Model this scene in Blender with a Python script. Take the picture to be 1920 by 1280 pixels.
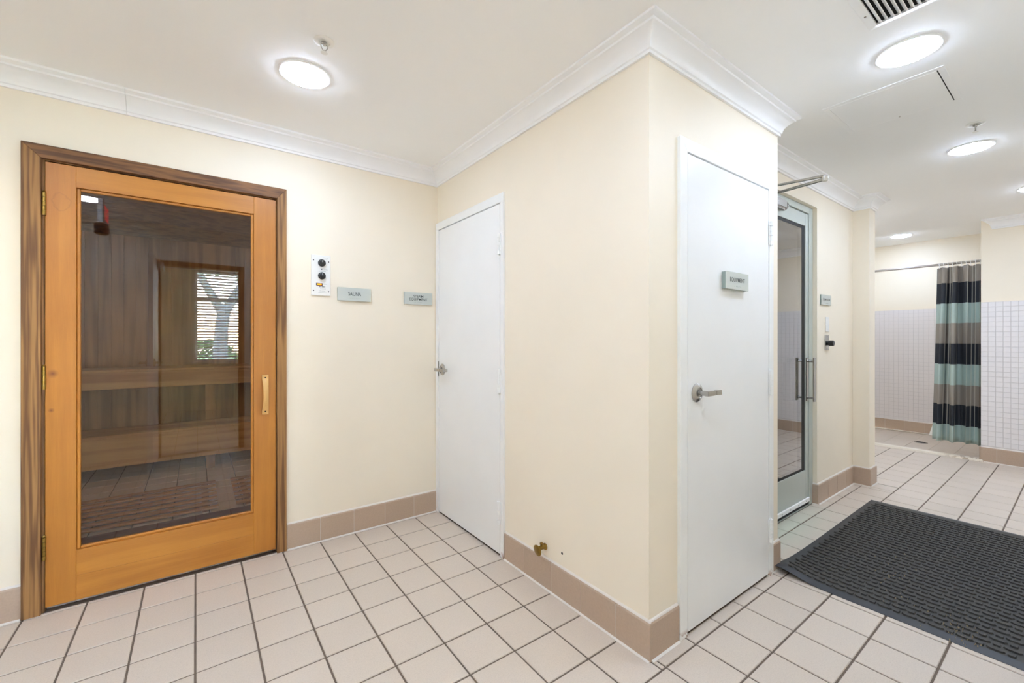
import bpy, bmesh, math, random
from mathutils import Vector, Matrix
for o in list(bpy.data.objects): bpy.data.objects.remove(o, do_unlink=True)
scene = bpy.context.scene
C = scene.collection
rnd = random.Random(7)

# ---------------------------------------------------------------- camera
F_PX, CX, CY, CAM_H = 803.0, 960.0, 635.6, 1.26        # focal length and horizon in the 1920x1280 frame
ANG = math.atan((2048.5 - CX) / F_PX)                   # +X axis lies this far right of the view direction
CA, SA = math.cos(ANG), math.sin(ANG)
cam_d = bpy.data.cameras.new('camera'); cam = bpy.data.objects.new('camera', cam_d); C.objects.link(cam)
cam.location = (0, 0, CAM_H); cam.rotation_euler = (math.pi / 2, 0, ANG - math.pi / 2)
cam_d.sensor_width = 36; cam_d.lens = F_PX / 1920 * 36
cam_d.shift_y = -(640 - CY) / 1920; cam_d.clip_start = 0.02
scene.camera = cam
# ---------------------------------------------------------------- sky, exposure
LAMP = 60.0           # radiance of the downlight lenses
w = bpy.data.worlds.new('sky'); scene.world = w; w.use_nodes = True
wn = w.node_tree; bg = wn.nodes['Background']
sky = wn.nodes.new('ShaderNodeTexSky'); sky.sky_type = 'NISHITA'; sky.sun_disc = False
sky.sun_elevation = math.radians(50); sky.sun_rotation = math.radians(200)
wn.links.new(sky.outputs[0], bg.inputs[0]); bg.inputs[1].default_value = 11.0
vs = scene.view_settings
scene.display_settings.display_device = 'sRGB'
vs.view_transform = 'Standard'; vs.look = 'None'; vs.exposure = 0.67; vs.gamma = 1.0
vs.use_curve_mapping = False
scene.cycles.max_bounces = 11; scene.cycles.diffuse_bounces = 9; scene.cycles.glossy_bounces = 5; scene.cycles.transparent_max_bounces = 12

# ---------------------------------------------------------------- pixel helpers (direction only; depth from a known plane)
def ray(u, v):
    r = (u - CX) / F_PX
    return (CA + r * SA, SA - r * CA, -(v - CY) / F_PX)
def proj(x, y, z):
    d = x * CA + y * SA
    if d < .05: return None
    return (CX + F_PX * (x * SA - y * CA) / d, CY - F_PX * (z - CAM_H) / d)

# ---------------------------------------------------------------- materials
def srgb(r, g, b):
    f = lambda c: (c / 255 / 12.92) if c / 255 <= .04045 else ((c / 255 + .055) / 1.055) ** 2.4
    return (f(r), f(g), f(b), 1)
def mat(name, col, rough=.5, metal=0., var=0., vscale=4., bump=0., bscale=200., rand=0., spec=.5, emit=None):
    m = bpy.data.materials.new(name); m.use_nodes = True
    nt = m.node_tree; N = nt.nodes; L = nt.links; p = N['Principled BSDF']
    p.inputs['Roughness'].default_value = rough; p.inputs['Metallic'].default_value = metal
    p.inputs['Specular IOR Level'].default_value = spec
    geo = N.new('ShaderNodeNewGeometry')
    hs = N.new('ShaderNodeHueSaturation'); hs.inputs['Color'].default_value = col
    val = N.new('ShaderNodeMath'); val.operation = 'ADD'; val.inputs[0].default_value = 1.0; val.inputs[1].default_value = 0.0
    if var:
        n = N.new('ShaderNodeTexNoise'); n.inputs['Scale'].default_value = vscale; n.inputs['Detail'].default_value = 5
        L.new(geo.outputs['Position'], n.inputs['Vector'])
        mr = N.new('ShaderNodeMapRange'); mr.inputs[3].default_value = -var; mr.inputs[4].default_value = var
        mr.inputs[1].default_value = .3; mr.inputs[2].default_value = .7
        L.new(n.outputs['Fac'], mr.inputs[0]); L.new(mr.outputs[0], val.inputs[1])
    last = val
    if rand:
        oi = N.new('ShaderNodeObjectInfo')
        mr2 = N.new('ShaderNodeMapRange'); mr2.inputs[3].default_value = -rand; mr2.inputs[4].default_value = rand
        a = N.new('ShaderNodeMath'); a.operation = 'ADD'
        L.new(oi.outputs['Random'], mr2.inputs[0]); L.new(val.outputs[0], a.inputs[0]); L.new(mr2.outputs[0], a.inputs[1]); last = a
    L.new(last.outputs[0], hs.inputs['Value'])
    L.new(hs.outputs[0], p.inputs['Base Color'])
    if bump:
        nb = N.new('ShaderNodeTexNoise'); nb.inputs['Scale'].default_value = bscale; nb.inputs['Detail'].default_value = 3
        L.new(geo.outputs['Position'], nb.inputs['Vector'])
        b = N.new('ShaderNodeBump'); b.inputs['Strength'].default_value = bump; b.inputs['Distance'].default_value = .002
        L.new(nb.outputs['Fac'], b.inputs['Height']); L.new(b.outputs[0], p.inputs['Normal'])
    if emit:
        p.inputs['Emission Color'].default_value = col; p.inputs['Emission Strength'].default_value = emit
    m['base'] = hs.name
    return m
def overlay(m, col, build):
    """mix a second colour (stain, wear, print) over the base colour with the mask that build(nt) returns"""
    nt = m.node_tree; N = nt.nodes; L = nt.links; p = N['Principled BSDF']
    src = p.inputs['Base Color'].links[0].from_socket
    mx = N.new('ShaderNodeMix'); mx.data_type = 'RGBA'
    L.new(src, mx.inputs['A']); mx.inputs['B'].default_value = col
    L.new(build(nt), mx.inputs['Factor']); L.new(mx.outputs['Result'], p.inputs['Base Color'])
def M2(nt, op, a, b=None, clamp=False):
    n = nt.nodes.new('ShaderNodeMath'); n.operation = op; n.use_clamp = clamp
    for i, q in enumerate((a, b)):
        if q is None: continue
        if isinstance(q, (int, float)): n.inputs[i].default_value = q
        else: nt.links.new(q, n.inputs[i])
    return n.outputs[0]
def pos_xyz(nt):
    g = nt.nodes.new('ShaderNodeNewGeometry'); s = nt.nodes.new('ShaderNodeSeparateXYZ')
    nt.links.new(g.outputs['Position'], s.inputs[0]); return g.outputs['Position'], s.outputs
def noise(nt, scale, detail=4, vec=None):
    n = nt.nodes.new('ShaderNodeTexNoise'); n.inputs['Scale'].default_value = scale; n.inputs['Detail'].default_value = detail
    if vec is None:
        g = nt.nodes.new('ShaderNodeNewGeometry'); vec = g.outputs['Position']
    nt.links.new(vec, n.inputs['Vector']); return n.outputs['Fac']
def wood(name, c1, c2, axis, rings=28., fine=.5, rough=.42, contrast=1.0, seed=0., base=7., along=.06):
    """grain running along axis 0/1/2"""
    m = mat(name, c1, rough); nt = m.node_tree; N = nt.nodes; L = nt.links; p = N['Principled BSDF']
    tc = N.new('ShaderNodeNewGeometry'); mp = N.new('ShaderNodeMapping')
    sc = [1., 1., 1.]; sc[axis] = along; mp.inputs['Scale'].default_value = sc; mp.inputs['Location'].default_value = (seed, seed * 1.7, seed * .6)
    L.new(tc.outputs['Position'], mp.inputs[0])
    n1 = N.new('ShaderNodeTexNoise'); n1.inputs['Scale'].default_value = base; n1.inputs['Detail'].default_value = 3
    L.new(mp.outputs[0], n1.inputs['Vector'])
    wv = M2(nt, 'SINE', M2(nt, 'MULTIPLY', n1.outputs['Fac'], rings * 2))
    wv = M2(nt, 'MULTIPLY_ADD', wv, .5); wv.node.inputs[2].default_value = .5
    n2 = N.new('ShaderNodeTexNoise'); n2.inputs['Scale'].default_value = 260; n2.inputs['Detail'].default_value = 2
    L.new(mp.outputs[0], n2.inputs['Vector'])
    n3 = N.new('ShaderNodeTexNoise'); n3.inputs['Scale'].default_value = 3.2; n3.inputs['Detail'].default_value = 2
    L.new(tc.outputs['Position'], n3.inputs['Vector'])
    f = M2(nt, 'ADD', M2(nt, 'MULTIPLY', wv, (1 - fine) * contrast), M2(nt, 'MULTIPLY', n2.outputs['Fac'], fine * contrast))
    f = M2(nt, 'ADD', f, M2(nt, 'MULTIPLY', M2(nt, 'SUBTRACT', n3.outputs['Fac'], .5), .6), True)
    mx = N.new('ShaderNodeMix'); mx.data_type = 'RGBA'; mx.inputs['A'].default_value = c1; mx.inputs['B'].default_value = c2
    L.new(f, mx.inputs['Factor']); L.new(mx.outputs['Result'], p.inputs['Base Color'])
    b = N.new('ShaderNodeBump'); b.inputs['Strength'].default_value = .15; b.inputs['Distance'].default_value = .001
    L.new(f, b.inputs['Height']); L.new(b.outputs[0], p.inputs['Normal'])
    return m
def glass(name, tint, ior=1.5, boost=1.0, rough=0.0):
    m = bpy.data.materials.new(name); m.use_nodes = True; nt = m.node_tree; N = nt.nodes; L = nt.links
    for n in list(N):
        if n.type == 'BSDF_PRINCIPLED': N.remove(n)
    out = [n for n in N if n.type == 'OUTPUT_MATERIAL'][0]
    t = N.new('ShaderNodeBsdfTransparent'); t.inputs[0].default_value = tint
    g = N.new('ShaderNodeBsdfGlossy'); g.inputs['Roughness'].default_value = rough
    fr = N.new('ShaderNodeFresnel'); fr.inputs[0].default_value = ior
    mx = N.new('ShaderNodeMixShader')
    L.new(M2(nt, 'MULTIPLY', fr.outputs[0], boost, True), mx.inputs[0]); L.new(t.outputs[0], mx.inputs[1]); L.new(g.outputs[0], mx.inputs[2])
    L.new(mx.outputs[0], out.inputs[0]); return m

m_wall = mat('cream_wall_paint', srgb(242, 232, 213), .55, var=.02, vscale=2.2, bump=.05, bscale=350)
m_ceil = mat('ceiling_paint', srgb(250, 250, 250), .7, var=.01, vscale=1.5, bump=.05, bscale=250)
m_trim = mat('white_trim_paint', srgb(246, 246, 246), .4, var=.012, vscale=6)
m_door = mat('white_door_enamel', srgb(240, 241, 240), .35, var=.012, vscale=5)
m_frame = mat('white_steel_frame_paint', srgb(241, 242, 240), .35, var=.02, vscale=9)
def rust(nt):
    p, s = pos_xyz(nt)
    low = M2(nt, 'SUBTRACT', 1, M2(nt, 'MULTIPLY', s[2], 26), True)
    return M2(nt, 'MULTIPLY', low, M2(nt, 'GREATER_THAN', noise(nt, 26), .54))
overlay(m_frame, srgb(140, 84, 40), rust)
m_tile = mat('beige_floor_tile', srgb(212, 199, 185), .42, var=.035, vscale=160, bump=.12, bscale=260, rand=.025)
def speck(nt): return M2(nt, 'MULTIPLY', M2(nt, 'GREATER_THAN', noise(nt, 420, 1), .62), .22)
overlay(m_tile, srgb(150, 132, 116), speck)
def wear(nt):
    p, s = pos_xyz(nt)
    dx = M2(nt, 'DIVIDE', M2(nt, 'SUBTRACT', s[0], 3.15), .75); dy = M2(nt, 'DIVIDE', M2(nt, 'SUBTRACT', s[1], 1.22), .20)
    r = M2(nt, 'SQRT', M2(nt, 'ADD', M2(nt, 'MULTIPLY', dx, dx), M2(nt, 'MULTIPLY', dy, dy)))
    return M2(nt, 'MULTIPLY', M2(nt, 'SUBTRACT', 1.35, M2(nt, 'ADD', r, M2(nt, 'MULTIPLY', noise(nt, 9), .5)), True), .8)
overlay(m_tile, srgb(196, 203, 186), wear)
def yell(nt):
    p, s = pos_xyz(nt)
    dx = M2(nt, 'DIVIDE', M2(nt, 'SUBTRACT', s[0], 2.62), .13); dy = M2(nt, 'DIVIDE', M2(nt, 'SUBTRACT', s[1], 1.12), .10)
    r = M2(nt, 'SQRT', M2(nt, 'ADD', M2(nt, 'MULTIPLY', dx, dx), M2(nt, 'MULTIPLY', dy, dy)))
    return M2(nt, 'MULTIPLY', M2(nt, 'SUBTRACT', 1.2, M2(nt, 'ADD', r, M2(nt, 'MULTIPLY', noise(nt, 20), .5)), True), .7)
overlay(m_tile, srgb(206, 182, 112), yell)
m_grout = mat('dark_floor_grout', srgb(112, 98, 86), .85, var=.12, vscale=14)
m_grout_l = mat('pale_grout', srgb(205, 196, 186), .8, var=.05, vscale=20)
m_base = mat('taupe_base_tile', srgb(186, 164, 144), .45, var=.04, vscale=120, bump=.1, bscale=260, rand=.035)
m_caulk = mat('white_caulk', srgb(228, 222, 214), .5, var=.03, vscale=30)
m_wtile = mat('white_mosaic_tile', srgb(233, 230, 230), .22, rand=.012)
m_wtile_s = mat('pinkish_white_shower_tile', srgb(232, 226, 224), .22, var=.01, vscale=9)
m_wgrout = mat('grey_mosaic_grout', srgb(212, 207, 205), .8)
m_leaf_v = wood('honey_pine_vertical', srgb(194, 129, 46), srgb(164, 101, 32), 2, rings=9, fine=.45, contrast=.8, seed=3, base=13)
m_leaf_h = wood('honey_pine_horizontal', srgb(196, 132, 50), srgb(166, 103, 34), 0, rings=9, fine=.45, contrast=.8, seed=8, base=13)
def knots(nt):
    p, s = pos_xyz(nt); tot = None
    for (kx, kz, r) in ((-.535, 1.10, .022), (-.54, .93, .012)):
        dx = M2(nt, 'SUBTRACT', s[0], kx); dz = M2(nt, 'SUBTRACT', s[2], kz)
        d = M2(nt, 'SQRT', M2(nt, 'ADD', M2(nt, 'MULTIPLY', dx, dx), M2(nt, 'MULTIPLY', dz, dz)))
        k = M2(nt, 'SUBTRACT', 1, M2(nt, 'DIVIDE', d, r), True)
        tot = k if tot is None else M2(nt, 'MAXIMUM', tot, k)
    return M2(nt, 'MULTIPLY', tot, .85)
overlay(m_leaf_v, srgb(104, 52, 26), knots)
def waterstain(nt):
    p, s = pos_xyz(nt)
    dx = M2(nt, 'SUBTRACT', s[0], -.508); dz = M2(nt, 'MULTIPLY', M2(nt, 'SUBTRACT', s[2], 1.90), .8)
    d = M2(nt, 'SQRT', M2(nt, 'ADD', M2(nt, 'MULTIPLY', dx, dx), M2(nt, 'MULTIPLY', dz, dz)))
    d = M2(nt, 'ADD', d, M2(nt, 'MULTIPLY', M2(nt, 'SUBTRACT', noise(nt, 34), .5), .030))
    ring = M2(nt, 'SUBTRACT', 1, M2(nt, 'DIVIDE', M2(nt, 'ABSOLUTE', M2(nt, 'SUBTRACT', d, .030)), .0045), True)
    return M2(nt, 'MULTIPLY', ring, .22)
overlay(m_leaf_v, srgb(120, 70, 34), waterstain)
m_cas_v = wood('weathered_fir_vertical', srgb(166, 122, 70), srgb(98, 62, 32), 2, rings=14, fine=.25, rough=.6, seed=1, base=30, along=.03)
m_cas_h = wood('weathered_fir_horizontal', srgb(136, 94, 54), srgb(82, 50, 28), 0, rings=14, fine=.25, rough=.6, seed=5, base=26, along=.08)
m_handle = wood('pale_maple_handle', srgb(224, 180, 112), srgb(200, 150, 84), 2, rings=6, fine=.4, rough=.35)
m_cedar = wood('sauna_cedar_vertical', srgb(178, 134, 82), srgb(126, 86, 48), 2, rings=10, fine=.4, rough=.6, seed=2)
m_cedar_h = wood('sauna_cedar_horizontal', srgb(206, 164, 104), srgb(160, 114, 64), 0, rings=10, fine=.4, rough=.6, seed=4)
m_brass = mat('aged_brass', srgb(150, 122, 60), .35, .9, var=.15, vscale=60)
m_steel = mat('satin_chrome', srgb(188, 186, 182), .25, 1.0, var=.03, vscale=40)
m_alu = mat('pale_green_grey_aluminium', srgb(196, 203, 196), .38, .25, var=.02, vscale=6)
m_black = mat('black_plastic', srgb(30, 29, 28), .4)
m_gasket = mat('black_rubber_gasket', srgb(18, 19, 18), .6)
m_dark = mat('dark_metal_and_shade', srgb(20, 18, 16), .9)  # dark metal; also paints shade in screw hole, vent and panel gap
m_white = mat('white_plastic', srgb(238, 237, 232), .4)
m_ink = mat('dark_grey_lettering', srgb(58, 66, 66), .5)
m_sign = mat('frosted_green_grey_acrylic', srgb(198, 204, 198), .2, var=.01, vscale=8)
m_sign_e = mat('acrylic_edge', srgb(146, 160, 154), .2)
m_glass = glass('sauna_door_glass', (.90, .89, .86, 1), 1.5, 2.4)
m_glass2 = glass('steam_door_glass', (.30, .35, .33, 1), 1.62, 3.2)
m_pane = glass('window_glass', (.97, .98, .98, 1), 1.5, 1.0)
m_lens = mat('lit_lens', (.765, .93, 1.22, 1), .5, emit=LAMP)
m_amber = mat('lit_amber_switch', srgb(255, 130, 10), .3, emit=1.6)
m_exit = mat('lit_red_sign_face', srgb(214, 50, 50), .4, emit=4.)
m_rubber = mat('charcoal_rubber', srgb(58, 56, 53), .55, var=.12, vscale=40, bump=.1, bscale=500)
m_rubber_e = mat('blue_grey_rubber_edge', srgb(54, 56, 61), .45, var=.06, vscale=20)
m_red = mat('dark_red_rubber', srgb(92, 46, 42), .7, var=.1, vscale=80)
m_blind = mat('white_blind_slat', srgb(236, 236, 240), .5)
m_bark = mat('grey_bark', srgb(150, 144, 138), .9, var=.2, vscale=12)
m_leafg = mat('green_foliage', srgb(92, 128, 66), .7, var=.25, vscale=5)
m_grass = mat('grass', srgb(120, 140, 84), .9, var=.2, vscale=3)
m_grit = mat('sand_grit', srgb(178, 160, 130), .9)
m_curb = mat('worn_cream_threshold', srgb(242, 234, 220), .5, var=.03, vscale=8)
def curbdirt(nt):
    p, s = pos_xyz(nt)
    k = M2(nt, 'MULTIPLY', M2(nt, 'SUBTRACT', 1.0, s[1]), 2.8, True)
    return M2(nt, 'MULTIPLY', k, M2(nt, 'GREATER_THAN', noise(nt, 22), .5))
overlay(m_curb, srgb(140, 112, 80), curbdirt)

# curtain: printed bands by height plus thin pale pinstripes along the cloth
m_curt = mat('banded_curtain_fabric', srgb(150, 141, 130), .75, var=.05, vscale=30)
def _curt():
    nt = m_curt.node_tree; N = nt.nodes; L = nt.links; p = N['Principled BSDF']
    _, s = pos_xyz(nt)
    r = N.new('ShaderNodeValToRGB'); r.color_ramp.interpolation = 'CONSTANT'
    L.new(M2(nt, 'DIVIDE', s[2], 2.2), r.inputs[0])
    tau, blk, mnt = srgb(150, 142, 132), srgb(42, 45, 52), srgb(172, 190, 184)
    st = [(0, mnt), (.322, blk), (.544, tau), (.758, mnt), (.984, blk), (1.204, tau), (1.43, mnt), (1.649, blk), (1.873, tau)]
    el = r.color_ramp.elements
    el[0].position = 0; el[0].color = st[0][1]; el[1].position = st[1][0] / 2.2; el[1].color = st[1][1]
    for z, c in st[2:]:
        e = el.new(z / 2.2); e.color = c
    L.new(r.outputs[0], p.inputs['Base Color'])
_curt()
def pin(nt):
    uv = nt.nodes.new('ShaderNodeUVMap'); s = nt.nodes.new('ShaderNodeSeparateXYZ'); nt.links.new(uv.outputs[0], s.inputs[0])
    return M2(nt, 'MULTIPLY', M2(nt, 'LESS_THAN', M2(nt, 'FRACT', M2(nt, 'MULTIPLY', s.outputs[0], 13)), .10), .45)
overlay(m_curt, srgb(215, 212, 196), pin)

# ---------------------------------------------------------------- mesh builder
WL = {}
def wloc(o):
    return WL.get(o.name, Vector((0, 0, 0)))
class MB:
    def __init__(s): s.v = []; s.f = []
    def add(s, vs, fs):
        b = len(s.v); s.v += [tuple(q) for q in vs]; s.f += [tuple(b + i for i in f) for f in fs]; return s
    def box(s, x0, x1, y0, y1, z0, z1):
        return s.add([(x0, y0, z0), (x1, y0, z0), (x1, y1, z0), (x0, y1, z0), (x0, y0, z1), (x1, y0, z1), (x1, y1, z1), (x0, y1, z1)],
                     [(3, 2, 1, 0), (4, 5, 6, 7), (0, 1, 5, 4), (1, 2, 6, 5), (2, 3, 7, 6), (3, 0, 4, 7)])
    def lathe(s, prof, o, ax, seg=24, closed=False):
        """prof: (radius, distance along axis)"""
        ax = Vector(ax).normalized(); o = Vector(o)
        t = Vector((0, 0, 1)) if abs(ax.z) < .9 else Vector((1, 0, 0))
        e1 = ax.cross(t).normalized(); e2 = ax.cross(e1)
        n = len(prof); vs = []
        for (r, d) in prof:
            for k in range(seg):
                a = 2 * math.pi * k / seg
                vs.append(o + ax * d + (e1 * math.cos(a) + e2 * math.sin(a)) * r)
        fs = []
        for i in range(n - 1 + (1 if closed else 0)):
            j = (i + 1) % n
            for k in range(seg):
                k2 = (k + 1) % seg
                fs.append((i * seg + k, i * seg + k2, j * seg + k2, j * seg + k))
        if not closed:
            fs.append(tuple(reversed(range(seg)))); fs.append(tuple((n - 1) * seg + k for k in range(seg)))
        return s.add(vs, fs)
    def cyl(s, p0, p1, r, seg=16, r1=None):
        d = Vector(p1) - Vector(p0)
        return s.lathe([(r, 0), (r if r1 is None else r1, d.length)], p0, d, seg)
    def tube(s, pts, r, seg=10):
        pts = [Vector(p) for p in pts]; n = len(pts); vs = []
        rs = r if isinstance(r, (list, tuple)) else [r] * n
        t0 = (pts[1] - pts[0]).normalized(); up = Vector((0, 0, 1)) if abs(t0.z) < .9 else Vector((1, 0, 0))
        e1 = t0.cross(up).normalized()
        for i in range(n):
            t = (pts[min(i + 1, n - 1)] - pts[max(i - 1, 0)]).normalized()
            e1 = (e1 - t * e1.dot(t)).normalized(); e2 = t.cross(e1)
            for k in range(seg):
                a = 2 * math.pi * k / seg
                vs.append(pts[i] + (e1 * math.cos(a) + e2 * math.sin(a)) * rs[i])
        fs = [(i * seg + k, i * seg + (k + 1) % seg, (i + 1) * seg + (k + 1) % seg, (i + 1) * seg + k) for i in range(n - 1) for k in range(seg)]
        fs += [tuple(reversed(range(seg))), tuple((n - 1) * seg + k for k in range(seg))]
        return s.add(vs, fs)
    def prism(s, a, b):
        """two matching 3D polygons joined"""
        n = len(a)
        return s.add(list(a) + list(b), [tuple(reversed(range(n))), tuple(range(n, 2 * n))] + [(i, (i + 1) % n, n + (i + 1) % n, n + i) for i in range(n)])
    def mesh(s, name, off=(0, 0, 0), bevel=0, smooth=False, angle=35, seg=1):
        me = bpy.data.meshes.new(name)
        me.from_pydata([(a - off[0], b - off[1], c - off[2]) for a, b, c in s.v], [], s.f)
        bm = bmesh.new(); bm.from_mesh(me)
        bmesh.ops.recalc_face_normals(bm, faces=bm.faces)
        if bevel:
            es = [e for e in bm.edges if len(e.link_faces) == 2 and e.calc_face_angle() > .6]
            bmesh.ops.bevel(bm, geom=es, offset=bevel, segments=seg, affect='EDGES', clamp_overlap=True)
        bm.to_mesh(me); bm.free()
        if smooth:
            me.shade_smooth(); me.set_sharp_from_angle(angle=math.radians(angle))
        return me
    def build(s, name, m, parent=None, bevel=0, smooth=False, angle=35, seg=1, origin=None):
        xs, ys, zs = zip(*s.v)
        off = Vector(origin) if origin else Vector(((min(xs) + max(xs)) / 2, (min(ys) + max(ys)) / 2, min(zs)))
        me = s.mesh(name, off, bevel, smooth, angle, seg); me.materials.append(m)
        return link(name, me, off, parent)
def link(name, me, off, parent=None):
    o = bpy.data.objects.new(name, me); C.objects.link(o)
    WL[o.name] = Vector(off)
    if parent: o.parent = parent; o.location = Vector(off) - wloc(parent)
    else: o.location = off
    return o
def tag(o, label=None, cat=None, group=None, kind=None):
    if label: o['label'] = label
    if cat: o['category'] = cat
    if group: o['group'] = group
    if kind: o['kind'] = kind
    return o
def thing(name, label, cat, loc, group=None, kind=None):
    o = bpy.data.objects.new(name, None); C.objects.link(o); o.location = loc; o.empty_display_size = .1
    WL[o.name] = Vector(loc); return tag(o, label, cat, group, kind)
def struct(o, label, cat): return tag(o, label, cat, kind='structure')
def text(body, width, height, loc, rotz, m, parent, name='lettering'):
    """flat raised lettering on a vertical face whose outward normal is -Y turned by rotz"""
    cu = bpy.data.curves.new('t', 'FONT'); cu.body = body; cu.size = 1; cu.extrude = .0; cu.offset = .008; cu.align_x = 'CENTER'; cu.align_y = 'CENTER'; cu.space_line = .85
    o = bpy.data.objects.new('t', cu); C.objects.link(o)
    bpy.context.view_layer.update()
    me = bpy.data.meshes.new_from_object(o.evaluated_get(bpy.context.evaluated_depsgraph_get()))
    bpy.data.objects.remove(o); bpy.data.curves.remove(cu)
    xs = [v.co.x for v in me.vertices]; ys = [v.co.y for v in me.vertices]
    sx = width / (max(xs) - min(xs)); sy = height / (max(ys) - min(ys))
    mx, my = (max(xs) + min(xs)) / 2, (max(ys) + min(ys)) / 2
    R = Matrix.Rotation(rotz, 4, 'Z') @ Matrix.Rotation(math.pi / 2, 4, 'X')
    for v in me.vertices: v.co = R @ Vector(((v.co.x - mx) * sx, (v.co.y - my) * sy, 0))
    me.materials.clear(); me.materials.append(m); me.name = name
    return link(name, me, loc, parent)

# ================================================================ room plan (metres)
YA, XB, YC = 2.868, 1.432, 1.034       # sauna wall, alcove side wall, equipment-door wall
XC2, YD = 2.588, 1.25                  # end of the equipment wall, steam-room wall
XP0, XP1, YP = 4.64, 4.80, 1.135       # pilaster
XE, YE, XS, YSH = 6.53, .686, 7.83, 1.95  # shower wall line, its jamb, shower back wall, shower side wall
YS, XW, H = -.11, -1.25, 2.48          # wall behind the camera, wall to the left, ceiling
DX0, DX1, DH = -.30, .40, 2.05         # doorway behind the camera

# ---------------------------------------------------------------- walls
def wall(name, label, boxes, m=m_wall):
    b = MB()
    for q in boxes: b.box(*q)
    return struct(b.build(name, m), label, 'wall')
wall_n = wall('wall_north', 'cream painted wall with the wooden sauna door', [(XW - .1, -.60, YA, YA + .12, 0, 2.6), (.405, XP1, YA, YA + .12, 0, 2.6), (-.60, .405, YA, YA + .12, 2.12, 2.6)])
wall_b = wall('wall_east_alcove', 'cream wall with the narrow white door and brass door stop', [(XB, XB + .1, YC, 2.012, 0, H), (XB, XB + .1, 2.012, YA, 2.095, H)])
wall('wall_north_equipment', 'cream wall around the white equipment door', [(XB + .1, 1.635, YC, YC + .1, 0, H), (2.49, XC2, YC, YC + .1, 0, H), (1.635, 2.49, YC, YC + .1, 2.105, H)])
wall('wall_east_return', 'short cream return wall beside the glass steam door', [(XC2 - .1, XC2, YC + .1, YD + .1, 0, H)])
wall('wall_north_steam', 'cream wall with the aluminium framed glass door', [(3.82, XP0, YD, YD + .1, 0, H), (XC2, 2.80, YD, YD + .1, 0, H), (2.80, 3.82, YD, YD + .1, 2.262, H)])
wall('wall_west_pilaster', 'cream projecting wall end between steam room and showers', [(XP0, XP1, YP, YA, 0, H)])
wall('wall_north_shower', 'cream wall running from the wall end into the shower', [(XP1, XS + .1, YSH, YSH + .1, 0, 2.6)])
wall_e = wall('wall_east', 'cream wall with white tile wainscot beside the striped curtain', [(XE + .008, XE + .12, -2.3, YE, 0, 2.6)])
wall('wall_east_shower', 'cream back wall of the shower above pinkish tile', [(XS + .008, XS + .12, -.2, YSH, -.03, 2.6)])
wall('wall_south_shower', 'cream side wall closing the shower', [(XE + .12, XS, -.2, -.1, -.03, 2.6)])
wall('wall_south', 'cream corridor wall with the entry doorway behind the viewer', [(XW - .1, DX0 - .05, YS - .1, YS, 0, H), (DX1 + .05, 4.60, YS - .1, YS, 0, H), (DX0 - .05, DX1 + .05, YS - .1, YS, DH + .05, H)])
wall('wall_west_added_bay', 'cream side wall of the added unseen bay', [(4.50, 4.60, -2.3, YS - .1, 0, H)])  # unseen bay added so its downlight brightens the corridor end
wall('wall_south_added_bay', 'cream end wall of the added unseen bay', [(4.50, XE + .12, -2.4, -2.3, 0, H)])  # closes the unseen bay added for more light
wall('wall_west', 'cream wall closing the alcove left of the sauna door', [(XW - .1, XW, YS, YA, 0, H)])
wall('wall_west_hall', 'cream hall wall beyond the entry doorway', [(XW - .1, XW, -3.6, YS - .1, 0, H)])
wall('wall_east_hall', 'cream hall wall across from the hall window side', [(1.7, 1.8, -3.6, YS - .1, 0, H)])
WX0, WX1, WZ0, WZ1 = -.02, 1.45, .86, 2.465
wall('wall_south_hall', 'cream hall wall around the window with blinds', [(XW - .1, WX0, -3.7, -3.6, 0, H), (WX1, 1.8, -3.7, -3.6, 0, H), (WX0, WX1, -3.7, -3.6, 0, WZ0), (WX0, WX1, -3.7, -3.6, WZ1, H)])
wall('wall_steam', 'pale tiled inner walls of the steam room', [(XC2, XC2 + .06, YD + .1, YA, 0, H), (XP0 - .06, XP0, YD + .1, YA, 0, H), (XC2 + .06, XP0 - .06, YA - .06, YA, 0, H)], m_wtile_s)
struct(MB().box(XW - .1, XE, -3.7, YA, H, H + .12).build('ceiling', m_ceil), 'flat white plaster ceiling', 'ceiling')
struct(MB().box(XE, XS + .12, -.2, YSH + .1, 2.57, 2.69).build('ceiling', m_ceil), 'raised white ceiling over the shower', 'ceiling')
struct(MB().cyl((XB - .0006, 1.531, .219), (XB + .004, 1.531, .219), .0062, 12).build('screw_hole_shade', m_dark, wall_b), 'dark disc painting the shade of an empty screw hole', None)  # dark disc on the wall paints the shade inside the hole

# ---------------------------------------------------------------- floor: grout bed and single tiles
fl = MB().box(XW - .1, XE + .02, -3.7, YA, -.05, -.004)
floor = struct(fl.build('floor', m_grout, origin=(0, 0, 0)), 'beige square tile floor with dark grout', 'floor')
GX, PX, GY, PY, GAP = .414, .2083, .559, .2076, .0075
cols = [(XW, XB, YA), (XB, XC2, YC), (XC2, XP0, YD + .03), (XP0, XP1, YP), (XP1, XE, YSH)]
cells = []
for i in range(-9, 31):
    for j in range(-4, 13):
        x0, x1, y0, y1 = GX + i * PX, GX + (i + 1) * PX, GY + j * PY, GY + (j + 1) * PY
        y0 = max(y0, YS)
        parts = []
        for (a, b, ym) in cols:
            xa, xb_, yb = max(x0, a), min(x1, b), min(y1, ym)
            if xb_ - xa > .001 and yb - y0 > .012: parts.append([xa, xb_, y0, yb])
        if len(parts) == 2 and abs(parts[0][3] - parts[1][3]) < .002:
            parts = [[parts[0][0], parts[1][1], y0, parts[0][3]]]
        for q in parts:
            if q[1] - q[0] > .02: cells.append(q)
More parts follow.
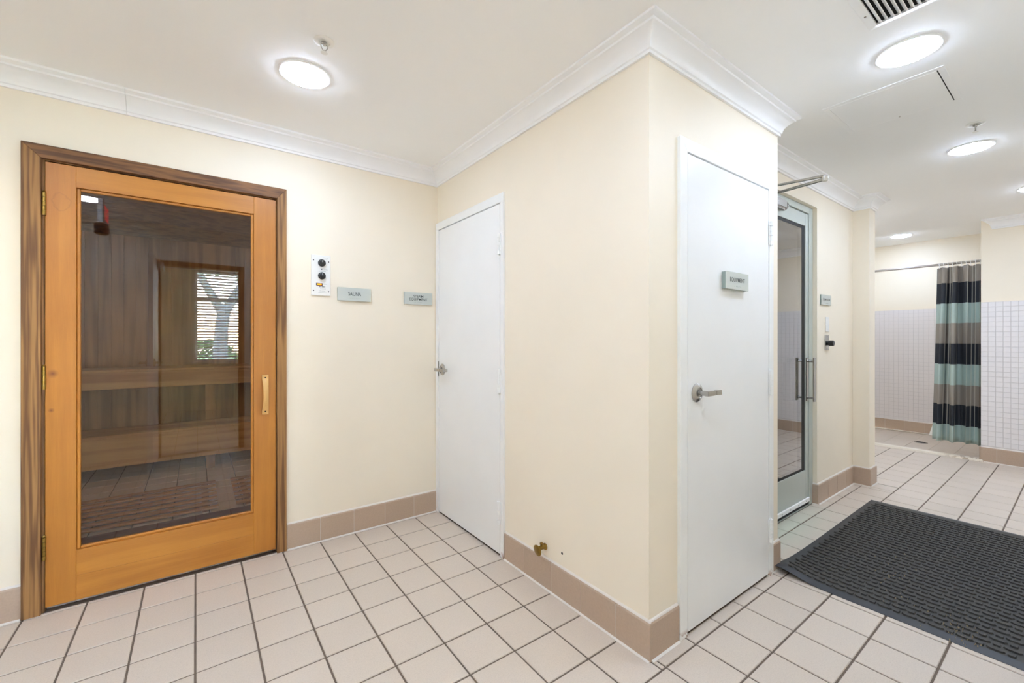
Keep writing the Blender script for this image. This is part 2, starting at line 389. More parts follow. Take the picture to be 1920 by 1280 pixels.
def pxarea(q):
    P = [proj(x, y, 0) for x, y in ((q[0], q[2]), (q[1], q[2]), (q[1], q[3]), (q[0], q[3]))]
    if any(p is None for p in P): return 0
    if max(p[0] for p in P) < -10 or min(p[0] for p in P) > 1930 or min(p[1] for p in P) > 1290: return 0
    if q[0] > 1.43 and q[2] > 1.03 and q[1] < 2.7: return 0
    return abs(sum(P[k][0] * P[(k + 1) % 4][1] - P[(k + 1) % 4][0] * P[k][1] for k in range(4))) / 2
def tile_mb(w_, d_, h=.010, ch=.0022, gap=GAP):
    a, b = w_ / 2 - gap / 2, d_ / 2 - gap / 2
    r = lambda a, b, z: [(-a, -b, z), (a, -b, z), (a, b, z), (-a, b, z)]
    m = MB(); m.add(r(a, b, -h) + r(a, b, -ch) + r(a - ch, b - ch, 0),
        [(3, 2, 1, 0), (8, 9, 10, 11)] + [(k, (k + 1) % 4, 4 + (k + 1) % 4, 4 + k) for k in range(4)] + [(4 + k, 4 + (k + 1) % 4, 8 + (k + 1) % 4, 8 + k) for k in range(4)])
    return m
_tm = {}
def tile_mesh(w_, d_, m, **k):
    key = (round(w_, 3), round(d_, 3), m.name, tuple(sorted(k.items())))
    if key not in _tm:
        me = tile_mb(w_, d_, **k).mesh('tile'); me.materials.append(m); _tm[key] = me
    return _tm[key]
cells.sort(key=pxarea, reverse=True)
rest = MB()
for n_, q in enumerate(cells):
    cx_, cy_ = (q[0] + q[1]) / 2, (q[2] + q[3]) / 2
    if n_ < 298 and pxarea(q) > 60:
        o = link('tile', tile_mesh(q[1] - q[0], q[3] - q[2], m_tile), (cx_, cy_, rnd.uniform(-.0006, .0)), floor)
    else:
        t = tile_mb(q[1] - q[0], q[3] - q[2]); rest.add([(a + cx_, b + cy_, c) for a, b, c in t.v], t.f)
def tile_field(mb, x0, x1, y0, y1, z=0., px=.2083, py=.2076):
    nx = max(1, int(round((x1 - x0) / px))); ny = max(1, int(round((y1 - y0) / py)))
    for i in range(nx):
        for j in range(ny):
            t = tile_mb((x1 - x0) / nx, (y1 - y0) / ny)
            a, b = x0 + (i + .5) * (x1 - x0) / nx, y0 + (j + .5) * (y1 - y0) / ny
            mb.add([(p + a, q + b, r + z) for p, q, r in t.v], t.f)
tile_field(rest, XW, 1.7, -3.6, YS - .1)
tile_field(rest, 4.60, XE, -2.3, YS)
tile_field(rest, XC2 + .06, XP0 - .06, YD + .1, YA - .06)
tag(rest.build('tile_remainder', m_tile, floor), kind='stuff')
# shower tray
shf = struct(MB().box(XE + .03, XS + .01, -.2, YSH, -.06, -.014).build('floor', m_grout_l), 'pinkish tiled shower floor with drain', 'floor')
for i in range(6):
    for j in range(10):
        link('tile', tile_mesh(.21, .21, m_tile, gap=.004), (XE + .05 + .21 * (i + .5), -.13 + .208 * (j + .5), -.010), shf)
sill = struct(MB().box(XE - .03, XE + .05, YE - .02, YSH, -.01, .020).build('trim_9', m_curb, bevel=.004, seg=2), 'low cream shower threshold strip with brown stains', 'threshold')
dr = thing('floor_drain', 'round dark metal drain in the shower floor', 'drain', (7.164, 1.25, -.010))
MB().lathe([(.062, 0), (.062, .003), (.052, .005), (.045, .005), (.045, .001)], (7.164, 1.25, -.0095), (0, 0, 1), 28).build('drain_ring', m_steel, dr, smooth=True)
dg = MB()
for k in range(-4, 5):
    l = math.sqrt(.045 ** 2 - (k * .0095) ** 2); dg.box(7.164 + k * .0095 - .0025, 7.164 + k * .0095 + .0025, 1.25 - l, 1.25 + l, -.009, -.0055)
dg.build('drain_grate', m_dark, dr)

# ---------------------------------------------------------------- tiled wainscot on the end wall (single tiles) and in the shower (joined)
TP = .0508
wb = MB().box(XE + .003, XE + .0085, YS, YE, .15, 1.64)
wains = wb.build('wainscot_grout', m_wgrout, wall_e)
mt = MB(); a = TP / 2 - .0011
mt.add([(0, -a, -a), (0, a, -a), (0, a, a), (0, -a, a), (-.004, -a, -a), (-.004, a, -a), (-.004, a, a), (-.004, -a, a)],
       [(0, 1, 2, 3), (7, 6, 5, 4), (4, 5, 1, 0), (5, 6, 2, 1), (6, 7, 3, 2), (7, 4, 0, 3)])
mt_me = mt.mesh('tile', bevel=.0012); mt_me.materials.append(m_wtile)
restw = MB(); cnt = 0
for j in range(16):
    for k in range(29):
        y, z = YE - TP * (j + .5), 1.64 - TP * (k + .5)
        if z - TP / 2 < .15: continue
        if j < 10: link('tile', mt_me, (XE + .0035, y, z), wains)
        else: restw.add([(p + XE + .0035, q + y, r + z) for p, q, r in mt.v], mt.f)
tag(restw.build('tile_remainder', m_wtile, wains), kind='stuff')
sh_w = struct(MB().box(XS + .003, XS + .009, -.1, YSH, .14, 1.66).build('trim_10', m_wgrout), 'pinkish white mosaic tile on the shower back wall', 'tile')
sm = MB()
for j in range(int((YSH + .1) / TP)):
    for k in range(30):
        y, z = YSH - TP * (j + .5), 1.66 - TP * (k + .5)
        if z < .16: continue
        sm.add([(p + XS + .0035, q + y, r + z) for p, q, r in mt.v], mt.f)
tag(sm.build('mosaic_tile', m_wtile_s, sh_w), kind='stuff')

# ---------------------------------------------------------------- base tiles
BT, BH, BPITCH = .011, .150, .2065
def base_run(name, label, p0, d, n, L, joints, h=BH):
    """p0: start on the wall line, d: direction, n: outward normal; joints: distances along d"""
    p0, d, n = Vector((*p0, 0)), Vector((*d, 0)), Vector((*n, 0))
    prof = [(-.0005, 0), (BT, 0), (BT, h - .008), (BT - .003, h - .002), (BT - .007, h), (-.0005, h)]
    def bar(s0, s1, pr): return MB().prism([p0 + d * s0 + n * a + Vector((0, 0, z)) for a, z in pr], [p0 + d * s1 + n * a + Vector((0, 0, z)) for a, z in pr])
    root = struct(bar(.002, L - .002, [(-.0004, .001), (BT - .0012, .001), (BT - .0012, h - .008), (-.0004, h - .003)]).build(name, m_grout_l), label, 'baseboard')
    js = [0] + [j for j in joints if .01 < j < L - .01] + [L]
    for s0, s1 in zip(js, js[1:]):
        bar(s0 + (.0018 if s0 else 0), s1 - (.0018 if s1 < L else 0), prof).build('base_tile', m_base, root)
    bar(.0005, L - .0005, [(0, h - .001), (BT - .004, h - .001), (BT - .006, h + .004), (.002, h + .008), (0, h + .008)]).build('caulk_bead', m_caulk, root)
    bar(.001, L - .001, [(BT - .002, -.002), (BT + .009, -.002), (BT + .008, .0015), (BT - .002, .006)]).build('floor_caulk', m_caulk, root)
    return root
J = lambda first, L: [first + BPITCH * k for k in range(-2, 14) if 0 < first + BPITCH * k < L]
base_run('baseboard_north_left', 'taupe base tiles left of the sauna door', (XW, YA), (1, 0), (0, -1), -.634 - XW, J(.2, .6))
base_run('baseboard_north', 'taupe base tiles under the sauna and steam equipment signs', (.438, YA), (1, 0), (0, -1), XB - .438, [.186, .391, .597, .806])
base_run('baseboard_east_alcove', 'taupe base tiles below the brass door stop', (XB, 2.001), (0, -1), (-1, 0), 2.001 - YC + BT, [.182, .401, .606, .808])
base_run('baseboard_corner', 'short taupe base tile at the wall corner before the equipment door', (XB, YC), (1, 0), (0, -1), 1.622 - XB, [])
base_run('baseboard_equipment', 'single taupe base tile right of the equipment door by the mat', (2.503, YC), (1, 0), (0, -1), XC2 - 2.503 + BT, [])
base_run('baseboard_return', 'taupe base tile on the return wall beside the glass door', (XC2, YC), (0, 1), (1, 0), YD - YC, [.1])
base_run('baseboard_steam', 'taupe base tiles under the thermostat wall', (3.82, YD), (1, 0), (0, -1), XP0 - 3.82, J(.2, .8))
base_run('baseboard_reveal', 'narrow taupe base tile in the glass door reveal', (3.82, 1.279), (0, -1), (-1, 0), 1.279 - YD + BT, [])
base_run('baseboard_pilaster_west', 'taupe base tile on the shaded side of the wall end', (XP0, YD), (0, -1), (-1, 0), YD - YP + BT, [])
base_run('baseboard_pilaster', 'taupe base tile on the lit face of the wall end', (XP0, YP), (1, 0), (0, -1), XP1 - XP0 + BT, [])
base_run('baseboard_pilaster_east', 'taupe base tiles on the shower side of the wall end', (XP1, YP), (0, 1), (1, 0), YSH - YP, J(.2, .8))
base_run('baseboard_shower_passage', 'taupe base tiles along the passage into the shower', (XP1, YSH), (1, 0), (0, -1), XE - .04 - XP1, J(.2, 1.7))
base_run('baseboard_east', 'taupe base tiles under the white wainscot', (XE + .003, YE), (0, -1), (-1, 0), YE - YS, J(.111, .8))
base_run('baseboard_shower_jamb', 'taupe base tile on the shower opening end', (XE, YE), (1, 0), (0, 1), .12, [])
base_run('baseboard_shower', 'taupe base tiles along the shower back wall', (XS + .003, YSH), (0, -1), (-1, 0), YSH + .1, J(.21, 2.0), h=.142)

# ---------------------------------------------------------------- crown mouldings
CRP = [(0, .102), (.011, .102), (.011, .090), (.017, .086), (.019, .074), (.024, .062), (.034, .048), (.048, .036), (.060, .028), (.066, .026), (.068, .018), (.078, .015), (.087, .010), (.087, 0), (0, 0)]
path = [((XW, YA), (0, -1)), ((-.279, YA), (0, -1)), ((XB, YA), (-1, 0)), ((XB, YC), (0, -1)), ((XC2, YC), (1, 0)), ((XC2, YD), (0, -1)), ((XP0, YD), (-1, 0)), ((XP0, YP), (0, -1)), ((XP1, YP), (1, 0)), ((XP1, YSH), (0, -1))]
clabel = ['white crown moulding left of the open joint above the sauna door', 'white crown moulding above the sauna and steam equipment signs', 'white crown moulding over the narrow steam equipment door', 'white crown moulding over the equipment door', 'short white crown moulding return at the wall end',
          'white crown moulding over the glass door', 'short shaded white crown moulding on the wall end', 'short lit white crown moulding on the wall end', 'white crown moulding on the shower side of the wall end']
for k in range(len(path) - 1):
    (p, n), (q, n2) = path[k], path[k + 1]; nprev = path[k - 1][1] if k else n
    def mit(na, nb): return Vector((na[0], na[1])) if na == nb else Vector((na[0] + nb[0], na[1] + nb[1]))
    m0 = mit(nprev, n); m1 = mit(n, n2) if k < len(path) - 2 else Vector(n)
    g0 = .0012 if k == 1 else 0
    a = [(p[0] + g0 + m0.x * c, p[1] + m0.y * c, H - d) for c, d in CRP]
    b = [(q[0] + m1.x * c, q[1] + m1.y * c, H - d) for c, d in CRP]
    struct(MB().prism(a, b).build('trim_%d' % (k + 11), m_trim, smooth=True, angle=28), clabel[k], 'moulding')
a = [(XE + .008 - c, .60 + .9 * c, H - d) for c, d in CRP]; b = [(XE + .008 - c, YS, H - d) for c, d in CRP]
struct(MB().prism(a, b).build('trim_20', m_trim, smooth=True, angle=28), 'white crown moulding above the tiled wainscot wall', 'moulding')

# ================================================================ sauna door (door_1)
d1 = thing('door_1', 'honey pine sauna door with a large glass pane and wooden pull', 'door', (-.09, YA, 0), kind='structure')
cf = YA - .022                                   # casing face
def mitred(x0, x1, z1, wd, y0, y1, mv, mh, nm, par, wr=None):
    wr = wr or wd
    MB().prism([(x0, y0, 0), (x0 + wd, y0, 0), (x0 + wd, y0, z1 - wd), (x0, y0, z1)], [(x0, y1, 0), (x0 + wd, y1, 0), (x0 + wd, y1, z1 - wd), (x0, y1, z1)]).build(nm, mv, par, bevel=.0015)
    MB().prism([(x1 - wr, y0, 0), (x1, y0, 0), (x1, y0, z1), (x1 - wr, y0, z1 - wd)], [(x1 - wr, y1, 0), (x1, y1, 0), (x1, y1, z1), (x1 - wr, y1, z1 - wd)]).build(nm, mv, par, bevel=.0015)
    MB().prism([(x0, y0, z1), (x1, y0, z1), (x1 - wr, y0, z1 - wd), (x0 + wd, y0, z1 - wd)], [(x0, y1, z1), (x1, y1, z1), (x1 - wr, y1, z1 - wd), (x0 + wd, y1, z1 - wd)]).build(nm, mh, par, bevel=.0015)
mitred(-.632, .434, 2.150, .062, cf, YA + .001, m_cas_v, m_cas_h, 'door_casing', d1, .050)
jb = [(-.600, -.562, YA, YA + .12, 0, 2.118), (.383, .405, YA, YA + .12, 0, 2.118)]
for q in jb: MB().box(*q).build('door_jamb', m_cas_v, d1)
MB().box(-.562, .383, YA, YA + .12, 2.084, 2.118).build('door_jamb', m_cas_h, d1)
LY0, LY1, LX0, LX1, LZ0, LZ1 = YA - .004, YA + .036, -.560, .379, .022, 2.079
GX0, GX1, GZ0, GZ1 = -.458, .267, .258, 1.980
for q in ((LX0, GX0), (GX1, LX1)): MB().box(q[0], q[1], LY0, LY1, LZ0, LZ1).build('door_stile', m_leaf_v, d1, bevel=.0015)
MB().box(GX0, GX1, LY0, LY1, GZ1, LZ1).build('door_rail', m_leaf_h, d1, bevel=.0008)
MB().box(GX0, GX1, LY0, LY1, LZ0, .138).build('door_rail', m_leaf_h, d1, bevel=.0008)
MB().box(GX0, GX1, LY0, LY1, .1385, GZ0).build('door_rail', m_leaf_h, d1, bevel=.0008)
BW = .013
for (x0, x1, z0, z1, mm) in ((GX0, GX0 + BW, GZ0, GZ1, m_leaf_v), (GX1 - BW, GX1, GZ0, GZ1, m_leaf_v), (GX0 + BW, GX1 - BW, GZ0, GZ0 + BW, m_leaf_h), (GX0 + BW, GX1 - BW, GZ1 - BW, GZ1, m_leaf_h)):
    MB().box(x0, x1, LY0 + .010, LY1 - .008, z0, z1).build('glazing_bead', mm, d1, bevel=.003)
g1 = MB().add([(GX0 + .004, LY0 + .021, GZ0 + .004), (GX1 - .004, LY0 + .021, GZ0 + .004), (GX1 - .004, LY0 + .021, GZ1 - .004), (GX0 + .004, LY0 + .021, GZ1 - .004)], [(0, 1, 2, 3)])
g1.build('glass_pane', m_glass, d1)
for z in (1.882, 1.082, .297):
    h = MB()
    for k in range(5): h.cyl((-.5625, LY0 - .006, z - .052 + k * .021), (-.5625, LY0 - .006, z - .052 + k * .021 + .0195), .0072, 14)
    h.lathe([(.0055, 0), (.0078, .003), (.004, .008)], (-.5625, LY0 - .006, z + .053), (0, 0, 1), 12)
    h.box(-.573, -.5555, LY0 - .004, LY0 - .0005, z - .052, z + .052)
    h.build('hinge', m_brass, d1, smooth=True)
hp = MB(); N_ = 24
for k in range(N_ + 1):
    t = k / N_; z = 1.053 - .230 * t
    bow = max(0., math.sin(math.pi * min(1, max(0, (t - .10) / .80)))) ** .7
    wd = .0165 - .004 * bow; base = LY0 - .001; th0 = .030 * bow; th1 = .012 + .034 * bow
    hp.v += [(.324 - wd, base - th0, z), (.324 + wd, base - th0, z), (.324 + wd, base - th1 + .004, z), (.324 + wd * .6, base - th1, z), (.324 - wd * .6, base - th1, z), (.324 - wd, base - th1 + .004, z)]
for k in range(N_):
    for i in range(6): hp.f.append((k * 6 + i, k * 6 + (i + 1) % 6, (k + 1) * 6 + (i + 1) % 6, (k + 1) * 6 + i))
hp.f += [tuple(range(6)), tuple(N_ * 6 + i for i in reversed(range(6)))]
hh = hp.build('pull_handle', m_handle, d1, smooth=True, angle=40); hh['label'] = 'pale wooden bow handle'
for z in (1.036, .840): MB().lathe([(.0042, 0), (.0042, .001), (.002, .0018)], (.324, LY0 - .0128, z), (0, -1, 0), 12).build('screw', m_dark, hh)
MB().box(-.60, .40, YA + .04, YA + .12, -.003, .006).build('door_sill', m_grout_l, d1)

# ---------------------------------------------------------------- sauna interior
SX0, SX1, SY0, SY1, SZ = -1.20, 1.36, YA + .12, 6.05, 2.363
sfl = struct(MB().box(SX0, SX1, SY0 - .12, SY1, -.05, -.004).build('floor', m_grout), 'tiled sauna floor behind the glass', 'floor')
sf = MB(); tile_field(sf, SX0, SX1, SY0, SY1); tag(sf.build('tile_field', m_tile, sfl), kind='stuff')
def boards(name, label, cat, backing, axis, lo, hi, mk):
    root = struct(MB().box(*backing).build(name, m_cedar), label, cat)
    n = int(round((hi - lo) / .10)); st = (hi - lo) / n
    for k in range(n): mk(lo + k * st + .0015, lo + (k + 1) * st - .0015).build('cedar_board', m_cedar, root)
boards('wall_north_sauna', 'cedar board back wall of the sauna', 'wall', (SX0, SX1, SY1, SY1 + .05, 0, SZ), 0, SX0, SX1, lambda a, b: MB().box(a, b, SY1 - .012, SY1, 0, SZ))
boards('wall_west_sauna', 'cedar board side wall of the sauna by the hinges', 'wall', (SX0 - .05, SX0, SY0, SY1, 0, SZ), 1, SY0, SY1 - .014, lambda a, b: MB().box(SX0, SX0 + .012, a, b, 0, SZ))
boards('wall_east_sauna', 'cedar board side wall of the sauna by the handle', 'wall', (SX1, SX1 + .05, SY0, SY1, 0, SZ), 1, SY0, SY1 - .014, lambda a, b: MB().box(SX1 - .012, SX1, a, b, 0, SZ))
boards('ceiling_sauna', 'cedar board sauna ceiling', 'ceiling', (SX0, SX1, SY0, SY1, SZ, SZ + .05), 1, SY0, SY1, lambda a, b: MB().box(SX0, SX1, a, b, SZ - .012, SZ))
def bench(label, y0, y1, ztop, zf0, ns):
    t = thing('sauna_bench', label, 'bench', (.08, (y0 + y1) / 2, 0), 'slatted sauna benches')
    st = (y1 - y0) / ns
    for k in range(ns): MB().box(SX0 + .014, SX1 - .014, y0 + k * st + .004, y0 + (k + 1) * st - .004, ztop - .026, ztop).build('slat', m_cedar_h, t, bevel=.003)
    MB().box(SX0 + .014, SX1 - .014, y0 + .012, y0 + .034, zf0, ztop - .027).build('fascia', m_cedar_h, t, bevel=.002)
    for x in (SX0 + .05, .08, SX1 - .12):
        MB().box(x, x + .07, y0 + .04, y0 + .09, 0, ztop - .027).build('leg', m_cedar, t)
        MB().box(x + .01, x + .06, y0 + .09, y1 - .01, ztop - .09, ztop - .027).build('bearer', m_cedar, t)
bench('low slatted cedar sauna bench seen through the glass door', 5.10, 5.52, .416, .13, 6)
bench('high slatted cedar sauna bench behind the low bench', 5.545, 6.03, .967, .78, 6)
def duckboard(label, x0, x1, y0, n):
    t = thing('duckboard', label, 'floor mat', ((x0 + x1) / 2, y0 + .4, 0), 'wooden duckboards on the sauna floor')
    for k in range(n): MB().box(x0, x1, y0 + k * .113, y0 + k * .113 + .045, .012, .026).build('slat', m_cedar_h, t, bevel=.002)
    for x in (x0 + .06, x1 - .10): MB().box(x, x + .04, y0, y0 + (n - 1) * .113 + .045, 0, .012).build('batten', m_cedar, t)
duckboard('wide slatted wooden duckboard on the sauna floor', -1.10, .135, 3.84, 7)
duckboard('short slatted wooden duckboard beside the wide one', .245, 1.25, 3.84, 7)
tag(MB().box(-.75, .50, 3.58, 3.79, 0, .006).build('floor_runner', m_red, bevel=.002), 'dark red rubber runner inside the sauna door', 'mat')
sl = thing('added_sauna_lamp', 'added unseen sauna wall lamp in the corner beside the door', 'lamp', (SX1 - .05, SY0 + .25, 1.95))  # lamp added out of view to light the sauna interior
MB().box(SX1 - .03, SX1 - .012, SY0 + .15, SY0 + .35, 1.92, 2.12).build('back_plate', m_cedar, sl)
MB().box(SX1 - .10, SX1 - .03, SY0 + .17, SY0 + .33, 1.94, 2.10).build('diffuser', mat('lit_added_diffuser', (1, .78, .5, 1), .5, emit=42.), sl, bevel=.01)

# ================================================================ steel doors
def lever(par, base, n, along, length, name='lever_handle', flare=.0):
    """base: rose centre on the leaf, n: outward normal, along: direction the lever points"""
    b, n, al = Vector(base), Vector(n), Vector(along)
    o = MB()
    o.cyl(b + n * .012, b + n * .052, .0105, 16)
    up = Vector((0, 0, 1)); p0 = b + n * .052 - al * .012; p1 = b + n * .052 + al * length
    def sec(p, h, t): return [p + n * (-t) + up * (-h), p + n * t + up * (-h), p + n * t + up * h, p + n * (-t) + up * h]
    o.prism(sec(p0, .0105, .009), sec(b + n * .053 + al * length * .55, .0095, .008)); o.prism(sec(b + n * .053 + al * length * .55, .0095, .008), sec(p1 + n * .004, .010, .0055))
    o.prism(sec(p1 + n * .004 - al * .008, .010, .0055), sec(p1 - n * .022, .010, .004))
    l = o.build(name, m_steel, par, bevel=.0015, seg=2, smooth=True); l['label'] = 'satin chrome lever'
    MB().lathe([(.041, 0), (.041, .003), (.036, .008), (.024, .013), (.0235, .010), (.016, .010), (.016, .016)], b + n * .0005, n, 32).build('rose', m_steel, l, smooth=True)
    return l
def hinge_steel(par, c, n, t, hgt):
    """painted butt hinge: c centre on the frame face, n outward normal, t across the joint"""
    c, n, t = Vector(c), Vector(n), Vector(t); up = Vector((0, 0, 1)); o = MB()
    def bx(c0, a, b_, d): return o.prism([c0 - t * a - up * d, c0 + t * a - up * d, c0 + t * a + up * d, c0 - t * a + up * d], [c0 - t * a - up * d + n * b_, c0 + t * a - up * d + n * b_, c0 + t * a + up * d + n * b_, c0 - t * a + up * d + n * b_])
    bx(c, .016, .0025, hgt / 2)
    k = 5; s = hgt / k
    for i in range(k):
        r = .0100 if i % 2 == 0 else .0085
        o.cyl(c + n * .007 + up * (-hgt / 2 + i * s + .001), c + n * .007 + up * (-hgt / 2 + (i + 1) * s - .001), r, 12)
    o.cyl(c + n * .007 - up * (hgt / 2 + .004), c + n * .007 + up * (hgt / 2 + .004), .004, 10)
    return o.build('hinge', m_frame, par, smooth=True)
# door_2: steam equipment, in the alcove side wall (plane X = XB)
d2 = thing('door_2', 'narrow white steel door in the alcove corner, steam equipment room', 'door', (XB, 2.43, 0), kind='structure')
xf = XB - .016
f2 = MB()
f2.box(xf, XB + .1, 2.005, 2.036, 0, 2.052); f2.box(xf, XB + .1, 2.820, YA - .004, 0, 2.052); f2.box(xf, XB + .1, 2.005, YA - .004, 2.052, 2.105)
f2.build('door_frame', m_frame, d2, bevel=.002)
MB().box(XB + .052, XB + .09, 2.036, 2.820, 0, 2.052).build('door_stop', m_frame, d2)
MB().box(xf + .002, XB + .030, 2.0408, 2.8152, .014, 2.0460).build('door_leaf', m_door, d2, bevel=.0015)
for z0, z1 in ((1.749, 1.871), (.948, 1.085), (.191, .322)): hinge_steel(d2, (xf, 2.040, (z0 + z1) / 2), (-1, 0, 0), (0, 1, 0), z1 - z0)
lever(d2, (xf + .002, 2.757, 1.044), (-1, 0, 0), (0, -1, 0), .125)
MB().box(xf - .0005, xf + .006, 2.820, 2.8235, .99, 1.10).build('strike_plate', m_steel, d2)
# door_3: equipment door (plane Y = YC)
d3 = thing('door_3', 'white steel equipment door with lever and small sign', 'door', (2.06, YC, 0), kind='structure')
yf = YC - .016
f3 = MB()
f3.prism([(1.625, yf, 0), (1.676, yf, 0), (1.676, yf, 2.054), (1.625, yf, 2.110)], [(1.625, YC + .1, 0), (1.676, YC + .1, 0), (1.676, YC + .1, 2.054), (1.625, YC + .1, 2.110)])
f3.prism([(2.449, yf, 0), (2.500, yf, 0), (2.500, yf, 2.110), (2.449, yf, 2.054)], [(2.449, YC + .1, 0), (2.500, YC + .1, 0), (2.500, YC + .1, 2.110), (2.449, YC + .1, 2.054)])
f3.prism([(1.625, yf, 2.110), (2.500, yf, 2.110), (2.449, yf, 2.054), (1.676, yf, 2.054)], [(1.625, YC + .1, 2.110), (2.500, YC + .1, 2.110), (2.449, YC + .1, 2.054), (1.676, YC + .1, 2.054)])
f3.build('door_frame', m_frame, d3, bevel=.002)
MB().box(1.676, 2.449, YC + .052, YC + .09, 0, 2.054).build('door_stop', m_frame, d3)
MB().box(1.6808, 2.4442, yf + .002, YC + .030, .016, 2.0485).build('door_leaf', m_door, d3, bevel=.0015)
for z0, z1 in ((1.757, 1.883), (.967, 1.096), (.183, .306)): hinge_steel(d3, (2.452, yf, (z0 + z1) / 2), (0, -1, 0), (1, 0, 0), z1 - z0)
lever(d3, (1.748, yf + .002, 1.028), (0, -1, 0), (1, 0, 0), .098)
MB().box(1.6745, 1.6775, yf - .0005, yf + .006, .97, 1.09).build('strike_plate', m_frame, d3)

# ---------------------------------------------------------------- door_4: glass steam-room door
d4 = thing('door_4', 'aluminium framed glass door to the steam room', 'door', (3.31, 1.285, 0), kind='structure')
FY = 1.278
af = MB(); af.box(3.752, 3.82, FY, YD + .1, 0, 2.262); af.box(2.80, 2.868, FY, YD + .1, 0, 2.262); af.box(2.868, 3.752, FY, YD + .1, 2.212, 2.262)
af.build('door_frame', m_alu, d4, bevel=.002)
GY_ = FY + .008
for x0, x1 in ((2.872, 2.935), (3.700, 3.748)): MB().box(x0, x1, GY_, GY_ + .044, .03, 2.207).build('door_stile', m_alu, d4, bevel=.0015)
MB().box(2.935, 3.700, GY_, GY_ + .044, 2.112, 2.207).build('door_rail', m_alu, d4, bevel=.0015)
MB().box(2.935, 3.700, GY_, GY_ + .044, .03, .272).build('door_rail', m_alu, d4, bevel=.0015)
gk = MB()
for q in ((2.935, 2.95, .272, 2.112), (3.646, 3.700, .272, 2.112), (2.95, 3.646, .272, .290), (2.95, 3.646, 2.090, 2.112)): gk.box(q[0], q[1], GY_ + .006, GY_ + .034, q[2], q[3])
gk.build('gasket', m_gasket, d4)
MB().add([(2.948, GY_ + .007, .288), (3.648, GY_ + .007, .288), (3.648, GY_ + .007, 2.092), (2.948, GY_ + .007, 2.092)], [(0, 1, 2, 3)]).build('glass_pane', m_glass2, d4)
sw = MB().box(2.87, 3.75, GY_ - .012, GY_ - .0005, .030, .062).build('door_sweep', m_trim, d4, bevel=.003)
for k in range(6): MB().lathe([(.005, 0), (.005, .0015), (.002, .002)], (2.98 + .14 * k, GY_ - .0122, .046), (0, -1, 0), 10).build('screw', m_steel, sw)
MB().box(2.872, 3.75, GY_ + .002, GY_ + .008, .003, .030).build('sweep_brush', m_gasket, d4)
MB().box(2.868, 3.752, FY + .004, YD + .1, -.003, .004).build('door_sill', m_alu, d4)
ph = MB().box(3.704, 3.744, GY_ - .006, GY_ - .0005, .792, 1.120); pl = ph.build('pull_plate', m_steel, d4, bevel=.001)
pb = MB().box(3.706, 3.738, GY_ - .056, GY_ - .046, .792, 1.120); pb.cyl((3.722, GY_ - .046, 1.095), (3.722, GY_ - .005, 1.095), .008, 12); pb.cyl((3.722, GY_ - .046, .817), (3.722, GY_ - .005, .817), .008, 12)
pb.build('pull_bar', m_steel, pl, bevel=.0012)
MB().box(2.90, 3.60, GY_ + .075, GY_ + .095, 1.085, 1.125).build('push_bar', m_alu, d4, bevel=.003)
MB().box(3.56, 3.64, GY_ + .036, GY_ + .10, .80, 1.12).build('push_bracket', m_steel, d4, bevel=.003)
clb = MB().box(2.95, 3.225, GY_ - .062, GY_ - .0005, 2.135, 2.205).build('closer_body', m_steel, d4, bevel=.012, seg=3, smooth=True)
MB().lathe([(.033, 0), (.033, .012), (.028, .018)], (3.225, GY_ - .031, 2.170), (1, 0, 0), 20).build('end_cap', m_steel, clb, smooth=True)
E_ = Vector((2.690, .845, 2.122)); 
ca_ = MB().tube([(3.03, GY_ - .031, 2.213), (2.99, GY_ - .06, 2.195), E_ + Vector((0, 0, -.012))], .0085, 10)
ca_.cyl((3.03, GY_ - .031, 2.20), (3.03, GY_ - .031, 2.222), .014, 14); ca_.lathe([(.013, 0), (.015, .004), (.015, .026), (.012, .030)], E_ + Vector((0, 0, -.022)), (0, 0, 1), 16)
ca_.build('closer_arm', m_steel, clb, smooth=True)
MB().tube([E_ + Vector((0, 0, .006)), (2.95, FY - .02, 2.236)], .0075, 10).box(2.92, 2.98, FY - .03, FY - .0005, 2.222, 2.25).build('closer_forearm', m_steel, clb, smooth=True)

# ================================================================ wall-mounted things
def sign(label, body, x0, x1, z0, z1, yw, tw, th, thick=.013, name='room_sign'):
    t = thing(name, label, 'sign', ((x0 + x1) / 2, yw, z0), 'frosted acrylic room signs')
    y1 = yw - .0004; y0 = yw - thick
    MB().box(x0 + .001, x1 - .001, y0 + .003, y1, z0 + .001, z1 - .001).build('backing', m_sign_e, t)
    MB().box(x0, x1, y0, y0 + .003, z0, z1).build('face_plate', m_sign, t, bevel=.0007)
    text(body, tw, th, ((x0 + x1) / 2, y0 - .0004, (z0 + z1) / 2 + .003), 0, m_ink, t)
    dots = MB()
    for k in range(9):
        for r in range(2):
            if rnd.random() < .75: dots.box((x0 + x1) / 2 - .030 + k * .0075, (x0 + x1) / 2 - .0285 + k * .0075, y0 - .0008, y0, (z0 + z1) / 2 - .028 + r * .003, (z0 + z1) / 2 - .0265 + r * .003)
    dots.build('braille', m_sign_e, t)
sign('frosted acrylic SAUNA sign beside the control panel', 'SAUNA', .726, .937, 1.508, 1.593, YA, .082, .024, .016)
sign('frosted acrylic STEAM EQUIPMENT sign near the alcove corner', 'STEAM\nEQUIPMENT', 1.172, 1.384, 1.506, 1.592, YA, .138, .043, .012)
sign('thick frosted EQUIPMENT sign on the white equipment door', 'EQUIPMENT', 1.957, 2.172, 1.494, 1.574, yf + .002, .142, .024, .022)
sign('frosted acrylic STEAM ROOM sign above the thermostat', 'STEAM ROOM', 3.874, 4.077, 1.527, 1.606, YD, .15, .018, .012)
